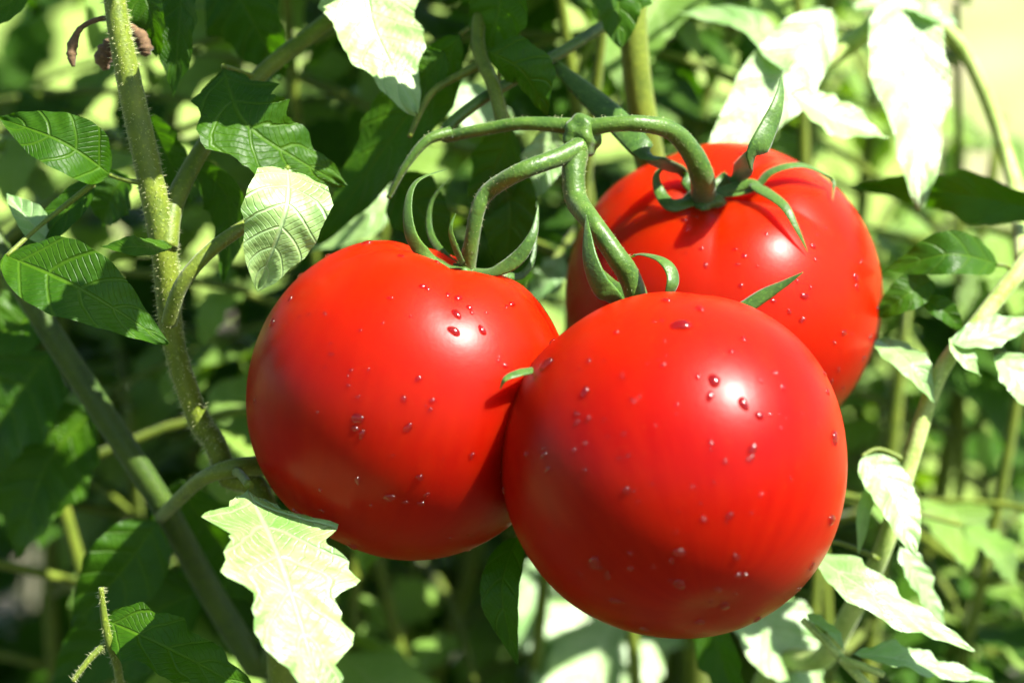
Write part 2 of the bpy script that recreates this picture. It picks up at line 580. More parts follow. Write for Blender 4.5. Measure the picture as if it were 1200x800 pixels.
def calyx_disc(t, r_px, centre=None):
    c = centre if centre is not None else t["pole"] + t["ax"] * 0.001
    ax = t["ax"]
    s1 = ax.orthogonal().normalized()
    s2 = ax.cross(s1)
    rng = random.Random(3)
    verts, faces = [], []
    prof = [(0.0, 0.35), (0.45, 0.38), (0.8, 0.20), (1.0, -0.02), (0.9, -0.22), (0.0, -0.25)]
    n = 20
    rr = r_px * PX
    for k, (a, z) in enumerate(prof):
        for j in range(n):
            p = 2 * math.pi * j / n
            q = a * (1 + 0.18 * math.cos(5 * p))
            verts.append((s1 * math.cos(p) + s2 * math.sin(p)) * q * rr + ax * z * rr)
    for k in range(len(prof) - 1):
        for j in range(n):
            a, b = k * n + j, k * n + (j + 1) % n
            faces.append((a, b, b + n, a + n))
    t["calyx"] = link("calyx", mesh_from("calyx", verts, faces), SEPAL, t["root"], c)
    t["calyx_at"] = c

# calyx of the right fruit, in full view
cR = on(TR, 824, 236, 0.001)[0]
calyx_disc(TR, 26, cR)
up = cv(0, 0.5, 0.85)
sepal(TR, [cR, (858, 214, 's', 3.0), (882, 185, 0.004), (905, 140, 0.004), (914, 112, 0.006), (916, 88, 0.010)], 15, face=cv(0.5, 0.8, 0.2))
sepal(TR, [cR, (795, 216, 's', 4.0), (762, 183, 0.015), (724, 143, 0.022), (690, 112, 0.030), (660, 84, 0.034), (645, 66, 0.036)], 17, face=cv(-0.4, 0.5, 0.8), wmax=0.55)
sepal(TR, [cR, (880, 228, 's', 1.5), (905, 216, 's', 4), (930, 212, 's', 5), (955, 217, 's', 4), (968, 222, 's', 3), (972, 238, 's', 1.2)], 8, face=up)
sepal(TR, [cR, (878, 226, 's', 3), (895, 235, 's', 4.5), (912, 256, 's', 4.5), (928, 276, 's', 3), (944, 297, 's', 1.0)], 8.5, face=cv(0.2, 1, 0.4))
sepal(TR, [cR, (803, 243, 's', 1.2), (786, 246, 's', 1.5), (776, 240, 's', 4), (773, 226, 's', 7), (782, 219, 's', 8)], 9, face=cv(0, 1, 0.4))
sepal(TR, [cR, (812, 216, 's', 2), (805, 196, 's', 5), (800, 182, 's', 6), (795, 176, 's', 6.5)], 7, face=up)
# calyx of the left fruit
cL = on(TL, 546, 316, 0.0)[0]
calyx_disc(TL, 17, cL)
dL = project(cL)[2]
sepal(TL, [cL, (528, 312, dL - .006), (500, 300, dL - .010), (482, 276, dL - .012), (478, 240, dL - .011), (489, 212, dL - .008), (524, 198, dL - .004)], 8.5, face=cv(-0.5, 0.7, 0.5), wmax=0.4)
sepal(TL, [cL, (522, 300, dL + .004), (504, 272, dL + .010), (506, 236, dL + .012), (528, 208, dL + .010)], 5, face=cv(-0.3, 0.9, 0.1), wmax=0.3)
sepal(TL, [cL, (578, 318, dL - .006), (606, 303, dL - .008), (625, 274, dL - .008), (631, 240, dL - .004)], 9, face=cv(0.4, 0.8, 0.4), wmax=0.45)
sepal(TL, [cL, (590, 322, dL + .002), (612, 322, dL + .006), (626, 296, dL + .010), (629, 236, dL + .016)], 5, face=cv(0.4, 0.8, 0.4))
sepal(TL, [cL, (536, 296, dL - .008), (528, 270, dL - .012), (534, 250, dL - .012)], 4, face=cv(0, 1, 0))
# calyx of the front fruit, behind its shoulder
cF = TF["pole"] + TF["ax"] * 0.002
calyx_disc(TF, 24, cF)
fpx, fpy, fd = project(cF)
sepal(TF, [cF, (722, 352, fd - .010), (704, 335, fd - .012), (692, 305, fd - .012), (688, 275, fd - .010), (687, 252, fd - .006)], 13, face=cv(-0.6, 0.8, 0.2), wmax=0.4)
sepal(TF, [cF, (784, 345, fd - .012), (788, 322, fd - .012), (776, 305, fd - .010), (752, 298, fd - .004), (738, 302, fd)], 9, face=cv(0.5, 0.8, 0.2), wmax=0.4)
sepal(TF, [cF, (850, 372, fd + .006), (895, 346, fd + .006), (920, 332, fd + .004), (941, 319, fd + .002)], 10, face=cv(0.2, 0.8, 0.6))
sepal(TF, [cF, (700, 380, .004), (668, 404, -.006), (646, 422, -.016), (626, 432, -.029), (608, 437, -.034), (592, 444, -.036), (586, 456, -.035)], 8, face=cv(-0.3, 0.8, 0.5), wmax=0.55)
sepal(TF, [cF, (730, 345, fd + .004), (716, 330, fd + .008), (705, 315, fd + .010)], 7, face=cv(-0.3, 0.8, 0.5))

# water droplets
def droplet_meshes():
    out = []
    for k in range(4):
        rng = random.Random(50 + k)
        bm = bmesh.new()
        bmesh.ops.create_icosphere(bm, subdivisions=3, radius=1.0)
        for v in bm.verts:
            a = math.atan2(v.co.y, v.co.x)
            q = 1 + 0.10 * math.sin(2 * a + k) + 0.06 * math.sin(3 * a + 2 * k)
            v.co.x *= q * (1 + 0.12 * k)
            v.co.y *= q
            v.co.z *= 0.55 if v.co.z > 0 else 0.2
        m = bpy.data.meshes.new("water_droplet")
        bm.to_mesh(m)
        bm.free()
        m.polygons.foreach_set("use_smooth", [True] * len(m.polygons))
        m.materials.append(WATER)
        out.append(m)
    return out
DROPS = droplet_meshes()
def droplets(t, spots, n_rand, seed):
    rng = random.Random(seed)
    px0, py0, d0 = project(t["c"])
    spots = list(spots)
    for _ in range(n_rand):
        a, q = rng.uniform(0, 6.28), math.sqrt(rng.random()) * 0.93
        spots.append((px0 + 190 * q * math.cos(a), py0 + 190 * q * math.sin(a), rng.choice((1.4, 1.8, 2.2, 2.8, 3.4))))
    for (px, py, r) in spots:
        p, n = on(t, px, py)
        o = link("water_droplet", DROPS[rng.randrange(4)], None, t["root"], p)
        o.rotation_mode = 'QUATERNION'
        o.rotation_quaternion = n.to_track_quat('Z', 'Y') @ Quaternion((0, 0, 1), rng.uniform(0, 6.28))
        o.cycles.is_caustics_caster = True
        s = r * PX * rng.uniform(0.82, 1.08)
        o.scale = (s, s * rng.uniform(0.8, 1.1), s)
droplets(TL, [(535, 368, 5), (532, 388, 6.5), (565, 387, 6), (537, 349, 4), (419, 490, 6), (424, 509, 4), (478, 501, 5), (457, 349, 3),
              (411, 434, 2), (388, 415, 3), (319, 378, 6), (490, 444, 3), (492, 559, 5), (456, 583, 5), (419, 563, 4), (350, 601, 8), (385, 622, 6),
              (414, 640, 6), (550, 646, 5), (299, 470, 4), (592, 428, 4), (430, 285, 6), (382, 296, 5), (352, 322, 5), (470, 300, 4), (600, 356, 4), (340, 350, 4)], 50, 1)
droplets(TF, [(837, 446, 8), (871, 473, 6), (890, 487, 5), (857, 412, 4), (832, 464, 5), (798, 381, 10), (820, 362, 6), (871, 397, 4), (910, 437, 3),
              (882, 526, 5), (881, 536, 4), (685, 459, 5), (689, 491, 3), (675, 484, 3), (640, 427, 9), (637, 533, 5), (641, 550, 4), (734, 574, 4),
              (736, 534, 3), (833, 519, 3), (855, 604, 4), (978, 513, 8), (974, 609, 6), (970, 459, 4), (966, 438, 4), (951, 663, 5), (696, 659, 7),
              (712, 674, 5), (739, 666, 4), (738, 648, 3), (796, 647, 5), (796, 684, 8), (841, 690, 4), (849, 709, 6), (833, 704, 4), (820, 728, 5),
              (755, 736, 5), (720, 703, 5), (863, 652, 3.5), (865, 674, 4), (887, 725, 5), (590, 574, 4), (780, 352, 5), (640, 392, 5), (935, 690, 5)], 70, 2)
droplets(TR, [(801, 258, 4), (806, 268, 5), (778, 221, 3), (1003, 326, 5), (1004, 337, 4), (940, 375, 4), (943, 347, 5), (861, 292, 2.5), (872, 300, 2.5),
              (864, 310, 2), (725, 224, 3), (989, 390, 4), (1012, 420, 4), (1029, 362, 4), (1020, 395, 4), (930, 190, 4), (700, 262, 4), (868, 180, 3)], 55, 3)

# ------------------------------------------------------------------ the plant that bears the fruit
def hairs(plant_part, c, rr, n, length, seed, side=None, name="hairs"):
    """short stiff hairs along a stem, one mesh"""
    rng = random.Random(seed)
    o0 = origin(plant_part)
    verts, faces = [], []
    for _ in range(n):
        i = rng.randrange(len(c) - 1)
        k = rng.random()
        p = c[i].lerp(c[i + 1], k)
        r = rr[i] + (rr[i + 1] - rr[i]) * k
        tan = (c[i + 1] - c[i]).normalized()
        d = Vector((rng.gauss(0, 1), rng.gauss(0, 1), rng.gauss(0, 1)))
        d = (d - tan * d.dot(tan)).normalized()
        root_ = p + d * r * 0.95
        L = length * rng.uniform(0.4, 1.2)
        tip = root_ + (d + tan * rng.uniform(-0.35, 0.35) + Vector((0, 0, -0.15))).normalized() * L
        w = length * 0.055
        s = d.cross(tan)
        b = len(verts)
        verts += [root_ + s * w - o0, root_ - s * w * 0.5 + tan * w - o0, root_ - s * w * 0.5 - tan * w - o0, tip - o0]
        faces += [(b, b + 1, b + 3), (b + 1, b + 2, b + 3), (b + 2, b, b + 3)]
    o = link(name, mesh_from(name, verts, faces), HAIR, plant_part, o0)
    o["kind"] = "stuff"
    return o

def stem(plant, pts, radii_px, name="stem", mat=None, hair=0, hair_len=0.0018, seed=1, sides=14):
    q = [P(*p) for p in pts]
    rad = [r * PX * (FOCUS + p[2]) / FOCUS for r, p in zip(radii_px, pts)]
    o, c, rr = tube(name, q, rad, mat or STEM, plant, sides=sides, n=8, ridge=0.03, wob=0.025, rng=random.Random(seed))
    if hair:
        hairs(o, c, rr, hair, hair_len, seed)
    return o

base_b = P(815, 400, 0.26)
B = empty("tomato_plant", (base_b.x, base_b.y, 0), "tomato plant bearing the truss of three ripe red tomatoes", "plant", "tomato plants")
base_main = P(815, 760, 0.21)
tube("stem", [Vector((base_b.x, base_b.y, 0)), base_main, P(805, 500, 0.13), P(766, 220, 0.075), P(746, 90, 0.06), P(742, -40, 0.055), P(750, -320, 0.05)],
     [0.0055, 0.005, 0.0046, 0.0042, 0.0038, 0.0036, 0.003], STEM, B, sides=14, n=8, ridge=0.03)
truss, tc_, tr_ = tube("fruit_truss", [P(745, 60, 0.058), P(715, 30, 0.050), P(660, 60, 0.036), P(560, 120, 0.024), P(520, 158, 0.020), P(560, 153, 0.015), P(610, 145, 0.012), P(665, 148, 0.010), P(682, 152, 0.008)],
                       [0.0018, 0.0016, 0.0015, 0.0015, 0.0016, 0.0016, 0.0017, 0.0022, 0.003], STALK, B, sides=12, n=8)
hairs(truss, tc_, tr_, 260, 0.0009, 5)
# the knobbly joint where the three stalks part
def knuckle():
    bm = bmesh.new()
    bmesh.ops.create_icosphere(bm, subdivisions=4, radius=1.0)
    for v in bm.verts:
        n = v.co.normalized()
        k = 1 + 0.14 * math.cos(5 * math.atan2(n.y, n.x)) * (1 - abs(n.z)) + 0.05 * math.sin(9 * n.z + 4 * n.x)
        v.co = n * k
        v.co.x *= 22 * PX
        v.co.y *= 18 * PX
        v.co.z *= 27 * PX
    m = bpy.data.meshes.new("stalk_joint")
    bm.to_mesh(m); bm.free()
    m.polygons.foreach_set("use_smooth", [True] * len(m.polygons))
    return link("stalk_joint", m, STALK, truss, P(681, 160, 0.008))
knuckle()
def stalk(pts, radii_px, seed):
    q = [p if isinstance(p, Vector) else P(*p) for p in pts]
    o, c, rr = tube("fruit_stalk", q, [r * PX for r in radii_px], STALK, truss, sides=14, n=9, ridge=0.02, wob=0.02, rng=random.Random(seed))
    hairs(o, c, rr, 240, 0.0008, seed)
stalk([(684, 152, 0.008), (712, 146, 0.006), (750, 145, 0.006), (786, 153, 0.010), (810, 178, 0.014), (822, 205, 0.018), cR], [12, 9.5, 10, 11.5, 13, 15, 16], 11)
stalk([(680, 172, 0.006), (655, 184, 0.002), (612, 200, -.002), (575, 222, dL - .006), (560, 245, dL - .006), (552, 285, dL - .004), cL], [13, 11, 10.5, 10, 9, 9, 11], 12)
stalk([(674, 178, 0.006), (672, 205, 0.004), (676, 235, 0.002), (695, 262, fd - .004), (722, 300, fd - .006), (740, 330, fd - .004), cF], [16, 14, 13.5, 12, 12.5, 13.5, 14], 13)

# leaves round the truss. normals: (right, towards viewer, up)
GL = (0.31, 0.81, 0.49)                # turned so that the sun glints
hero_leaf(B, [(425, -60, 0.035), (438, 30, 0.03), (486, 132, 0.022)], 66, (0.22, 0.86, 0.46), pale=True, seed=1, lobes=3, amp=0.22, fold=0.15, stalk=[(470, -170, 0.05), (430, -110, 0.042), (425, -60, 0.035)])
hero_leaf(B, [(540, 40, 0.035), (470, 150, 0.045), (372, 285, 0.05)], 52, (-0.55, 0.80, -0.15), seed=2, lobes=4, amp=0.16, fold=0.12, stalk=[(590, 10, 0.05), (560, 25, 0.04), (540, 40, 0.035)])
hero_leaf(B, [(590, -50, 0.03), (585, 10, 0.03), (563, 78, 0.034)], 52, (-0.5, 0.85, -0.1), seed=3, lobes=3, amp=0.2, fold=0.1)
hero_leaf(B, [(572, 60, 0.02), (612, 85, 0.016), (640, 135, 0.022)], 34, (-0.45, 0.8, -0.25), seed=4, lobes=2.5, amp=0.18, fold=-0.3, droop=0.3)
hero_leaf(B, [(520, 60, 0.028), (500, 85, 0.03), (470, 118, 0.036)], 36, (-0.5, 0.8, -0.1), seed=5, lobes=2.5, amp=0.2)
hero_leaf(B, [(735, -60, 0.04), (725, 0, 0.036), (728, 52, 0.034)], 46, (0.1, 0.75, -0.30), seed=6, lobes=3, amp=0.25, fold=0.2)
hero_leaf(B, [(600, 150, 0.04), (580, 200, 0.045), (560, 262, 0.05)], 40, (-0.5, 0.8, -0.2), seed=7, lobes=3, amp=0.2, fold=0.1, stalk=[(590, 40, 0.04), (585, 100, 0.036), (600, 150, 0.04)])
hero_leaf(B, [(460, 205, 0.05), (500, 255, 0.046), (535, 310, 0.045)], 44, (-0.55, 0.8, 0.0), seed=8, lobes=3, amp=0.15, fold=0.1)
hero_leaf(B, [(585, 190, 0.05), (598, 245, 0.046), (590, 330, 0.05)], 40, (-0.2, 0.85, -0.4), seed=9, lobes=2, amp=0.10, fold=0.15)
hero_leaf(B, [(650, 150, 0.05), (630, 205, 0.05), (600, 240, 0.05)], 30, (0.1, 0.8, 0.35), pale=True, seed=10, lobes=3, amp=0.2)
stem(B, [(590, 150, 0.018), (578, 100, 0.022), (560, 50, 0.03), (575, -20, 0.04), (640, -120, 0.05), (745, -200, 0.052)], [8, 8, 8, 8, 9, 11], name="leaf_stem", seed=21, hair=160, hair_len=0.0008)
stem(B, [(455, 232, 0.016), (475, 195, 0.014), (500, 165, 0.014), (528, 155, 0.016)], [3, 4.5, 6, 7], name="side_shoot", mat=STALK, seed=22, hair=60, hair_len=0.0007)
stem(B, [(480, 160, 0.02), (505, 110, 0.026), (545, 85, 0.028), (566, 75, 0.028)], [3, 4, 5, 6], name="side_shoot", seed=23)
hero_leaf(B, [(605, 628, 0.018), (588, 690, 0.012), (606, 778, 0.016)], 27, (-0.30, 0.85, -0.30), seed=11, lobes=2, amp=0.08, fold=0.3, stalk=[(650, 560, 0.06), (622, 590, 0.035), (605, 628, 0.018)])
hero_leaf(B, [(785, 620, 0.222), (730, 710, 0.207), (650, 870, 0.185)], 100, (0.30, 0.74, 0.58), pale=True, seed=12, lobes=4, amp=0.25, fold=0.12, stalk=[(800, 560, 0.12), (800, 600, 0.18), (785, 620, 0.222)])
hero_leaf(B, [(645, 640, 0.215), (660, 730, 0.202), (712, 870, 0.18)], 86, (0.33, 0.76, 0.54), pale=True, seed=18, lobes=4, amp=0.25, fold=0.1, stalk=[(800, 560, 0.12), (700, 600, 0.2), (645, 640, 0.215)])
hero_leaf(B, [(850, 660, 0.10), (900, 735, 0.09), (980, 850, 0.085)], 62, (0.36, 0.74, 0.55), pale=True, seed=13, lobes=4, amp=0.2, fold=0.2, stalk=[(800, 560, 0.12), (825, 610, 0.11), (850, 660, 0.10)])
hero_leaf(B, [(825, 690, 0.08), (842, 760, 0.07), (875, 850, 0.07)], 34, (-0.35, 0.8, -0.1), seed=14, lobes=4, amp=0.25)

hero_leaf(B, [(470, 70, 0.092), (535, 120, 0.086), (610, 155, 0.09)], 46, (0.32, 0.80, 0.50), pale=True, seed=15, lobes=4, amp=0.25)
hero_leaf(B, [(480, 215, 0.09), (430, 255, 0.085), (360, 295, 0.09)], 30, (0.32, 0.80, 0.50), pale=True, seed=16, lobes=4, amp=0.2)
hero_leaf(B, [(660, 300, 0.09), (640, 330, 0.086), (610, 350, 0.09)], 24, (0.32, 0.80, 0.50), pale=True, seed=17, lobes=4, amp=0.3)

# ------------------------------------------------------------------ plant with the hairy stem
base_a = P(300, 600, 0.03)
A = empty("tomato_plant", (base_a.x, base_a.y, 0), "tomato plant with a bristly upright stem and dark toothed leaves, rooted by the fruit", "plant", "tomato plants")
stA, cA, rA = tube("stem", [Vector((base_a.x, base_a.y, 0)), P(330, 800, 0.035), P(262, 548, 0.022), P(232, 490, 0.018), P(203, 400, 0.012), P(193, 300, 0.008), P(174, 200, 0.006), P(150, 90, 0.004), P(133, -10, 0.004), P(120, -150, 0.01)],
                   [0.0042, 0.0036, 0.0029, 0.0029, 0.0029, 0.0033, 0.0034, 0.0031, 0.0027, 0.0022], STEM, A, sides=18, n=8, ridge=0.03, wob=0.02, rng=random.Random(4))
hairs(stA, cA, rA, 2300, 0.0015, 31)
stem(A, [(196, 290, 0.006), (205, 235, 0.010), (246, 160, 0.020), (300, 92, 0.030), (380, 28, 0.045), (470, -40, 0.05)], [13, 12, 10, 10, 10, 9], name="branch", seed=31, hair=300, hair_len=0.001)
stem(A, [(198, 378, 0.004), (212, 335, -.002), (245, 295, -.002), (292, 262, 0.008), (330, 245, 0.012)], [10, 9, 8.5, 8, 6], name="branch", seed=32, hair=160, hair_len=0.0009)
stem(A, [(188, 606, 0.060), (206, 588, 0.036), (238, 560, 0.018), (275, 548, 0.014), (312, 545, 0.02)], [7, 8, 9, 11, 12], name="branch", seed=33, hair=120, hair_len=0.0009)
hero_leaf(A, [(128, 205, 0.004), (70, 165, -.004), (0, 138, 0.002)], 40, (-0.22, 0.85, 0.42), seed=21, lobes=2, amp=0.05, fold=0.2, stalk=[(172, 215, 0.006), (150, 212, 0.004), (128, 205, 0.004)])
hero_leaf(A, [(8, 300, -.002), (95, 340, -.012), (198, 402, -.006)], 52, (0.02, 0.86, 0.42), seed=22, lobes=2, amp=0.06, fold=0.25, stalk=[(110, 215, 0.008), (50, 262, 0.006), (8, 300, -.002)])
hero_leaf(A, [(198, 287, 0.002), (160, 290, -.008), (118, 288, -.006)], 19, (0.0, 0.75, 0.6), seed=23, lobes=2, amp=0.06, fold=0.15)
hero_leaf(A, [(262, 78, 0.016), (292, 150, 0.004), (400, 215, 0.012)], 64, (0.05, 0.92, 0.30), seed=24, lobes=4.5, amp=0.30, fold=0.08, stalk=[(300, 92, 0.030), (275, 82, 0.022), (262, 78, 0.016)])
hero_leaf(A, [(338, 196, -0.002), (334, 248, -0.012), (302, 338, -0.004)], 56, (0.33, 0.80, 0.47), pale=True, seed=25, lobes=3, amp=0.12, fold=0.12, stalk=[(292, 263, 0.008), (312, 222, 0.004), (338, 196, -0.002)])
hero_leaf(A, [(225, 190, 0.03), (268, 235, 0.03), (262, 330, 0.034)], 34, (-0.5, 0.8, -0.1), seed=26, lobes=3, amp=0.2)
hero_leaf(A, [(112, 212, 0.012), (70, 255, 0.012), (20, 312, 0.016)], 24, (-0.5, 0.8, -0.1), seed=27, lobes=2, amp=0.1)
hero_leaf(A, [(60, 285, 0.014), (38, 262, 0.012), (8, 226, 0.014)], 22, (0.25, 0.85, 0.40), pale=True, seed=28, lobes=2, amp=0.1, fold=0.4)
hero_leaf(A, [(170, 130, 0.03), (195, 180, 0.032), (225, 238, 0.036)], 40, (-0.5, 0.8, -0.1), seed=29, lobes=3, amp=0.2)
hero_leaf(A, [(150, 205, 0.035), (135, 225, 0.035), (118, 262, 0.04)], 40, (-0.5, 0.8, -0.1), seed=30, lobes=3, amp=0.2)
hero_leaf(A, [(215, -40, 0.024), (210, 30, 0.02), (202, 112, 0.022)], 34, (-0.45, 0.85, 0.0), seed=31, lobes=3, amp=0.22, fold=0.2)
hero_leaf(A, [(160, -30, 0.014), (178, 20, 0.012), (186, 64, 0.016)], 30, (-0.45, 0.85, 0.0), seed=32, lobes=3, amp=0.2)
hero_leaf(A, [(250, -40, 0.05), (290, 10, 0.05), (330, 90, 0.055)], 60, (-0.4, 0.85, -0.1), seed=33, lobes=3, amp=0.2)
hero_leaf(A, [(35, -20, 0.02), (15, 0, 0.02), (-40, 35, 0.02)], 24, (-0.5, 0.8, -0.1), seed=34, lobes=2, amp=0.1)
hero_leaf(A, [(292, 568, -0.010), (326, 655, -0.034), (380, 835, -0.062)], 100, (0.42, 0.72, 0.55), pale=True, seed=35, lobes=4.2, amp=0.38, fold=0.14, wave=0.10, stalk=[(268, 552, 0.024), (280, 554, 0.008), (292, 568, -0.010)])
hero_leaf(A, [(118, 722, 0.004), (190, 756, -.004), (300, 815, 0.004)], 46, (-0.05, 0.80, 0.50), seed=36, lobes=4, amp=0.25, fold=0.15)
hero_leaf(A, [(185, 610, 0.055), (150, 660, 0.055), (85, 735, 0.06)], 52, (-0.2, 0.85, -0.35), seed=37, lobes=3, amp=0.08)
stem(A, [(118, 688, -.004), (124, 735, -.002), (136, 775, 0.002), (160, 830, 0.02), (290, 900, 0.03)], [3, 5, 5, 6, 7], name="side_shoot", seed=38, hair=160, hair_len=0.0013)
stem(A, [(85, 798, -.004), (105, 772, -.002), (126, 752, 0.0)], [3, 4, 4.5], name="side_shoot", seed=39, hair=90, hair_len=0.0013)
# withered flower beside the stem
dry, dc, dr = tube("withered_flower", [P(150, 24, 0.006), P(120, 22, 0.006), P(96, 32, 0.006), P(86, 50, 0.006), P(84, 66, 0.006), P(86, 78, 0.006)], [0.0006, 0.0007, 0.0007, 0.0013, 0.0012, 0.0004], DRY, A, sides=8, n=6, wob=0.15, rng=random.Random(8))
tube("withered_flower", [P(146, 40, 0.012), P(130, 55, 0.012), P(122, 68, 0.012), P(124, 82, 0.012)], [0.0008, 0.0024, 0.0026, 0.0010], DRY, A, sides=9, n=6, wob=0.2, rng=random.Random(9))
tube("withered_flower", [P(152, 30, 0.012), P(166, 45, 0.012), P(170, 58, 0.012), P(168, 66, 0.012)], [0.0008, 0.0018, 0.0018, 0.0008], DRY, A, sides=9, n=6, wob=0.2, rng=random.Random(10))

# ------------------------------------------------------------------ thick leaning stem behind
base_c = P(420, 800, 0.09)
C_ = empty("tomato_plant", (base_c.x, base_c.y, 0), "tomato plant with a thick smooth leaning stem in deep shade", "plant", "tomato plants")
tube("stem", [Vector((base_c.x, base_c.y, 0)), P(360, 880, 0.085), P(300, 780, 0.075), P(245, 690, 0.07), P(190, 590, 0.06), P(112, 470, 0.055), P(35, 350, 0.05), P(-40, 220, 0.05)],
     [0.006, 0.0045, 0.0038, 0.0036, 0.0034, 0.0034, 0.0031, 0.0026], SHADED_STEM, C_, sides=14, n=8, ridge=0.03)
hero_leaf(C_, [(60, 350, 0.06), (20, 380, 0.06), (-40, 400, 0.06)], 50, (-0.3, 0.85, 0.2), seed=41, lobes=3, amp=0.15)
hero_leaf(C_, [(60, 410, 0.08), (20, 470, 0.08), (-40, 560, 0.08)], 80, (-0.4, 0.85, -0.1), seed=42, lobes=3, amp=0.2)
hero_leaf(C_, [(110, 480, 0.09), (60, 540, 0.09), (20, 650, 0.09)], 80, (-0.4, 0.85, -0.1), seed=43, lobes=3, amp=0.2)
hero_leaf(C_, [(240, 690, 0.08), (180, 720, 0.08), (60, 800, 0.08)], 70, (-0.4, 0.85, -0.1), seed=44, lobes=3, amp=0.2)
hero_leaf(C_, [(210, 560, 0.08), (230, 600, 0.085), (300, 700, 0.09)], 70, (-0.4, 0.85, -0.1), seed=45, lobes=3, amp=0.2)

# ------------------------------------------------------------------ the plant on the right
base_d = P(1010, 700, 0.06)
D_ = empty("tomato_plant", (base_d.x, base_d.y, 0), "tomato plant with sunlit leaves painted pale on a pale diagonal stem", "plant", "tomato plants")
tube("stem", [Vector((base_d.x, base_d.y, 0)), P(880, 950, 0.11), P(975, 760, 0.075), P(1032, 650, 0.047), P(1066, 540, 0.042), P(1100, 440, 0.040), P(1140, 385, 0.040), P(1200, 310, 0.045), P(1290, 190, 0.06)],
     [0.005, 0.004, 0.0030, 0.0025, 0.0024, 0.0022, 0.0021, 0.0024, 0.0024], SUNLIT_STEM, D_, sides=14, n=8, ridge=0.03)
stem(D_, [(1200, 310, 0.05), (1185, 200, 0.10), (1130, 60, 0.10), (1060, 5, 0.098), (1015, 38, 0.096), (935, 95, 0.094), (905, 130, 0.092)], [11, 9, 9, 11, 12, 12, 6], name="branch", mat=SUNLIT_STEM, seed=51)
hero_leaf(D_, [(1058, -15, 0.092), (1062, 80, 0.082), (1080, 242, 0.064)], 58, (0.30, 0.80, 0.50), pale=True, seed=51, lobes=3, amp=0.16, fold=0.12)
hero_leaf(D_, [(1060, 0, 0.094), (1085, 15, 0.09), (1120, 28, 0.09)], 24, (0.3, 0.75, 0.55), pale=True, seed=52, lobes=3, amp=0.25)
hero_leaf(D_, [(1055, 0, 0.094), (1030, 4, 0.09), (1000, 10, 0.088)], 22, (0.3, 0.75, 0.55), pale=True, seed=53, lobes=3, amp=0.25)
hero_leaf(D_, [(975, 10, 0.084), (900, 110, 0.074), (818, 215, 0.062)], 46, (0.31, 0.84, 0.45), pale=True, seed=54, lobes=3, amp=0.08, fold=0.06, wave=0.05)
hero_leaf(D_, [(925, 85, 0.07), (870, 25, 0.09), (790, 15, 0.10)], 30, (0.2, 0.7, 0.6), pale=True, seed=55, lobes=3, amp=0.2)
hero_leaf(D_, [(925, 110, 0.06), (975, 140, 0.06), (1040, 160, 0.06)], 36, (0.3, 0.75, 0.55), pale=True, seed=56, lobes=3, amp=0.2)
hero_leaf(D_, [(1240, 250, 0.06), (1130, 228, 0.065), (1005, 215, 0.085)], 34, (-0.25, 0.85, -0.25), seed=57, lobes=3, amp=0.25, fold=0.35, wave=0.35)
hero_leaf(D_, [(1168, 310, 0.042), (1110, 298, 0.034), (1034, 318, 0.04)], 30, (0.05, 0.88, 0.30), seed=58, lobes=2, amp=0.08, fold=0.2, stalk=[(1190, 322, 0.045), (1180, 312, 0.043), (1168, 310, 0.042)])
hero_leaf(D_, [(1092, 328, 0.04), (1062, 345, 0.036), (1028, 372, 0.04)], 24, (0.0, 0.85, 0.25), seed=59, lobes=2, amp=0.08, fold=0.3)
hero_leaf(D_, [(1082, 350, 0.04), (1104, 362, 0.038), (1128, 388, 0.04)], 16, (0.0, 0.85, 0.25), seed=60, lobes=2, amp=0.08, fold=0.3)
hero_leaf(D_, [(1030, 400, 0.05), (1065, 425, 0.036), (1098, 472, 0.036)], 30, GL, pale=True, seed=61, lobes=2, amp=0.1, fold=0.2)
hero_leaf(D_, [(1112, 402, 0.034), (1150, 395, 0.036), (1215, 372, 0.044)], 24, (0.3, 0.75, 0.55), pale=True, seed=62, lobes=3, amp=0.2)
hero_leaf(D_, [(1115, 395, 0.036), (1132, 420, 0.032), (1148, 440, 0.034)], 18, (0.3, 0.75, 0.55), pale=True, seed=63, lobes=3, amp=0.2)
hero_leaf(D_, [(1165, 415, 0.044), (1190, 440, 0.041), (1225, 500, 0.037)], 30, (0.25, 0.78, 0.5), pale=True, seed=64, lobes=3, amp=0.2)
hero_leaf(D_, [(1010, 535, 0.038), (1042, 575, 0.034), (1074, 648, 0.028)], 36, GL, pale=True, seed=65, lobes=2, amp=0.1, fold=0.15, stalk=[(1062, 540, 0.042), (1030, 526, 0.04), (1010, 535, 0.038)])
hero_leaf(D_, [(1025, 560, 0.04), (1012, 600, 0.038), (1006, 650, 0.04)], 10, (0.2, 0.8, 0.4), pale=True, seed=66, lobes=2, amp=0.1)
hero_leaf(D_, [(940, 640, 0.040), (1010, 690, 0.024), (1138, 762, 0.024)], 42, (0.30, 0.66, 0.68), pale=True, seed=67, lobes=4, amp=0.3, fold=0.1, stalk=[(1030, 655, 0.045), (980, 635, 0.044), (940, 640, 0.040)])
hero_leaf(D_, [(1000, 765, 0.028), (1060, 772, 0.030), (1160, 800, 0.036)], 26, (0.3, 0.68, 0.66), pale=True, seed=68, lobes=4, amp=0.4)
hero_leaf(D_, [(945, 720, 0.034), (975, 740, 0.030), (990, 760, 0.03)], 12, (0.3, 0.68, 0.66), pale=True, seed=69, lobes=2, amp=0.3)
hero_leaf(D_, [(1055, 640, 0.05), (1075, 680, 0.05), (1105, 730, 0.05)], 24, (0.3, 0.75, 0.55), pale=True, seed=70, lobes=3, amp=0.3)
stem(D_, [(940, 725, 0.034), (985, 770, 0.032), (1030, 830, 0.04), (960, 850, 0.085)], [4, 5.5, 6, 7], name="side_shoot", mat=SUNLIT_STEM, seed=71)
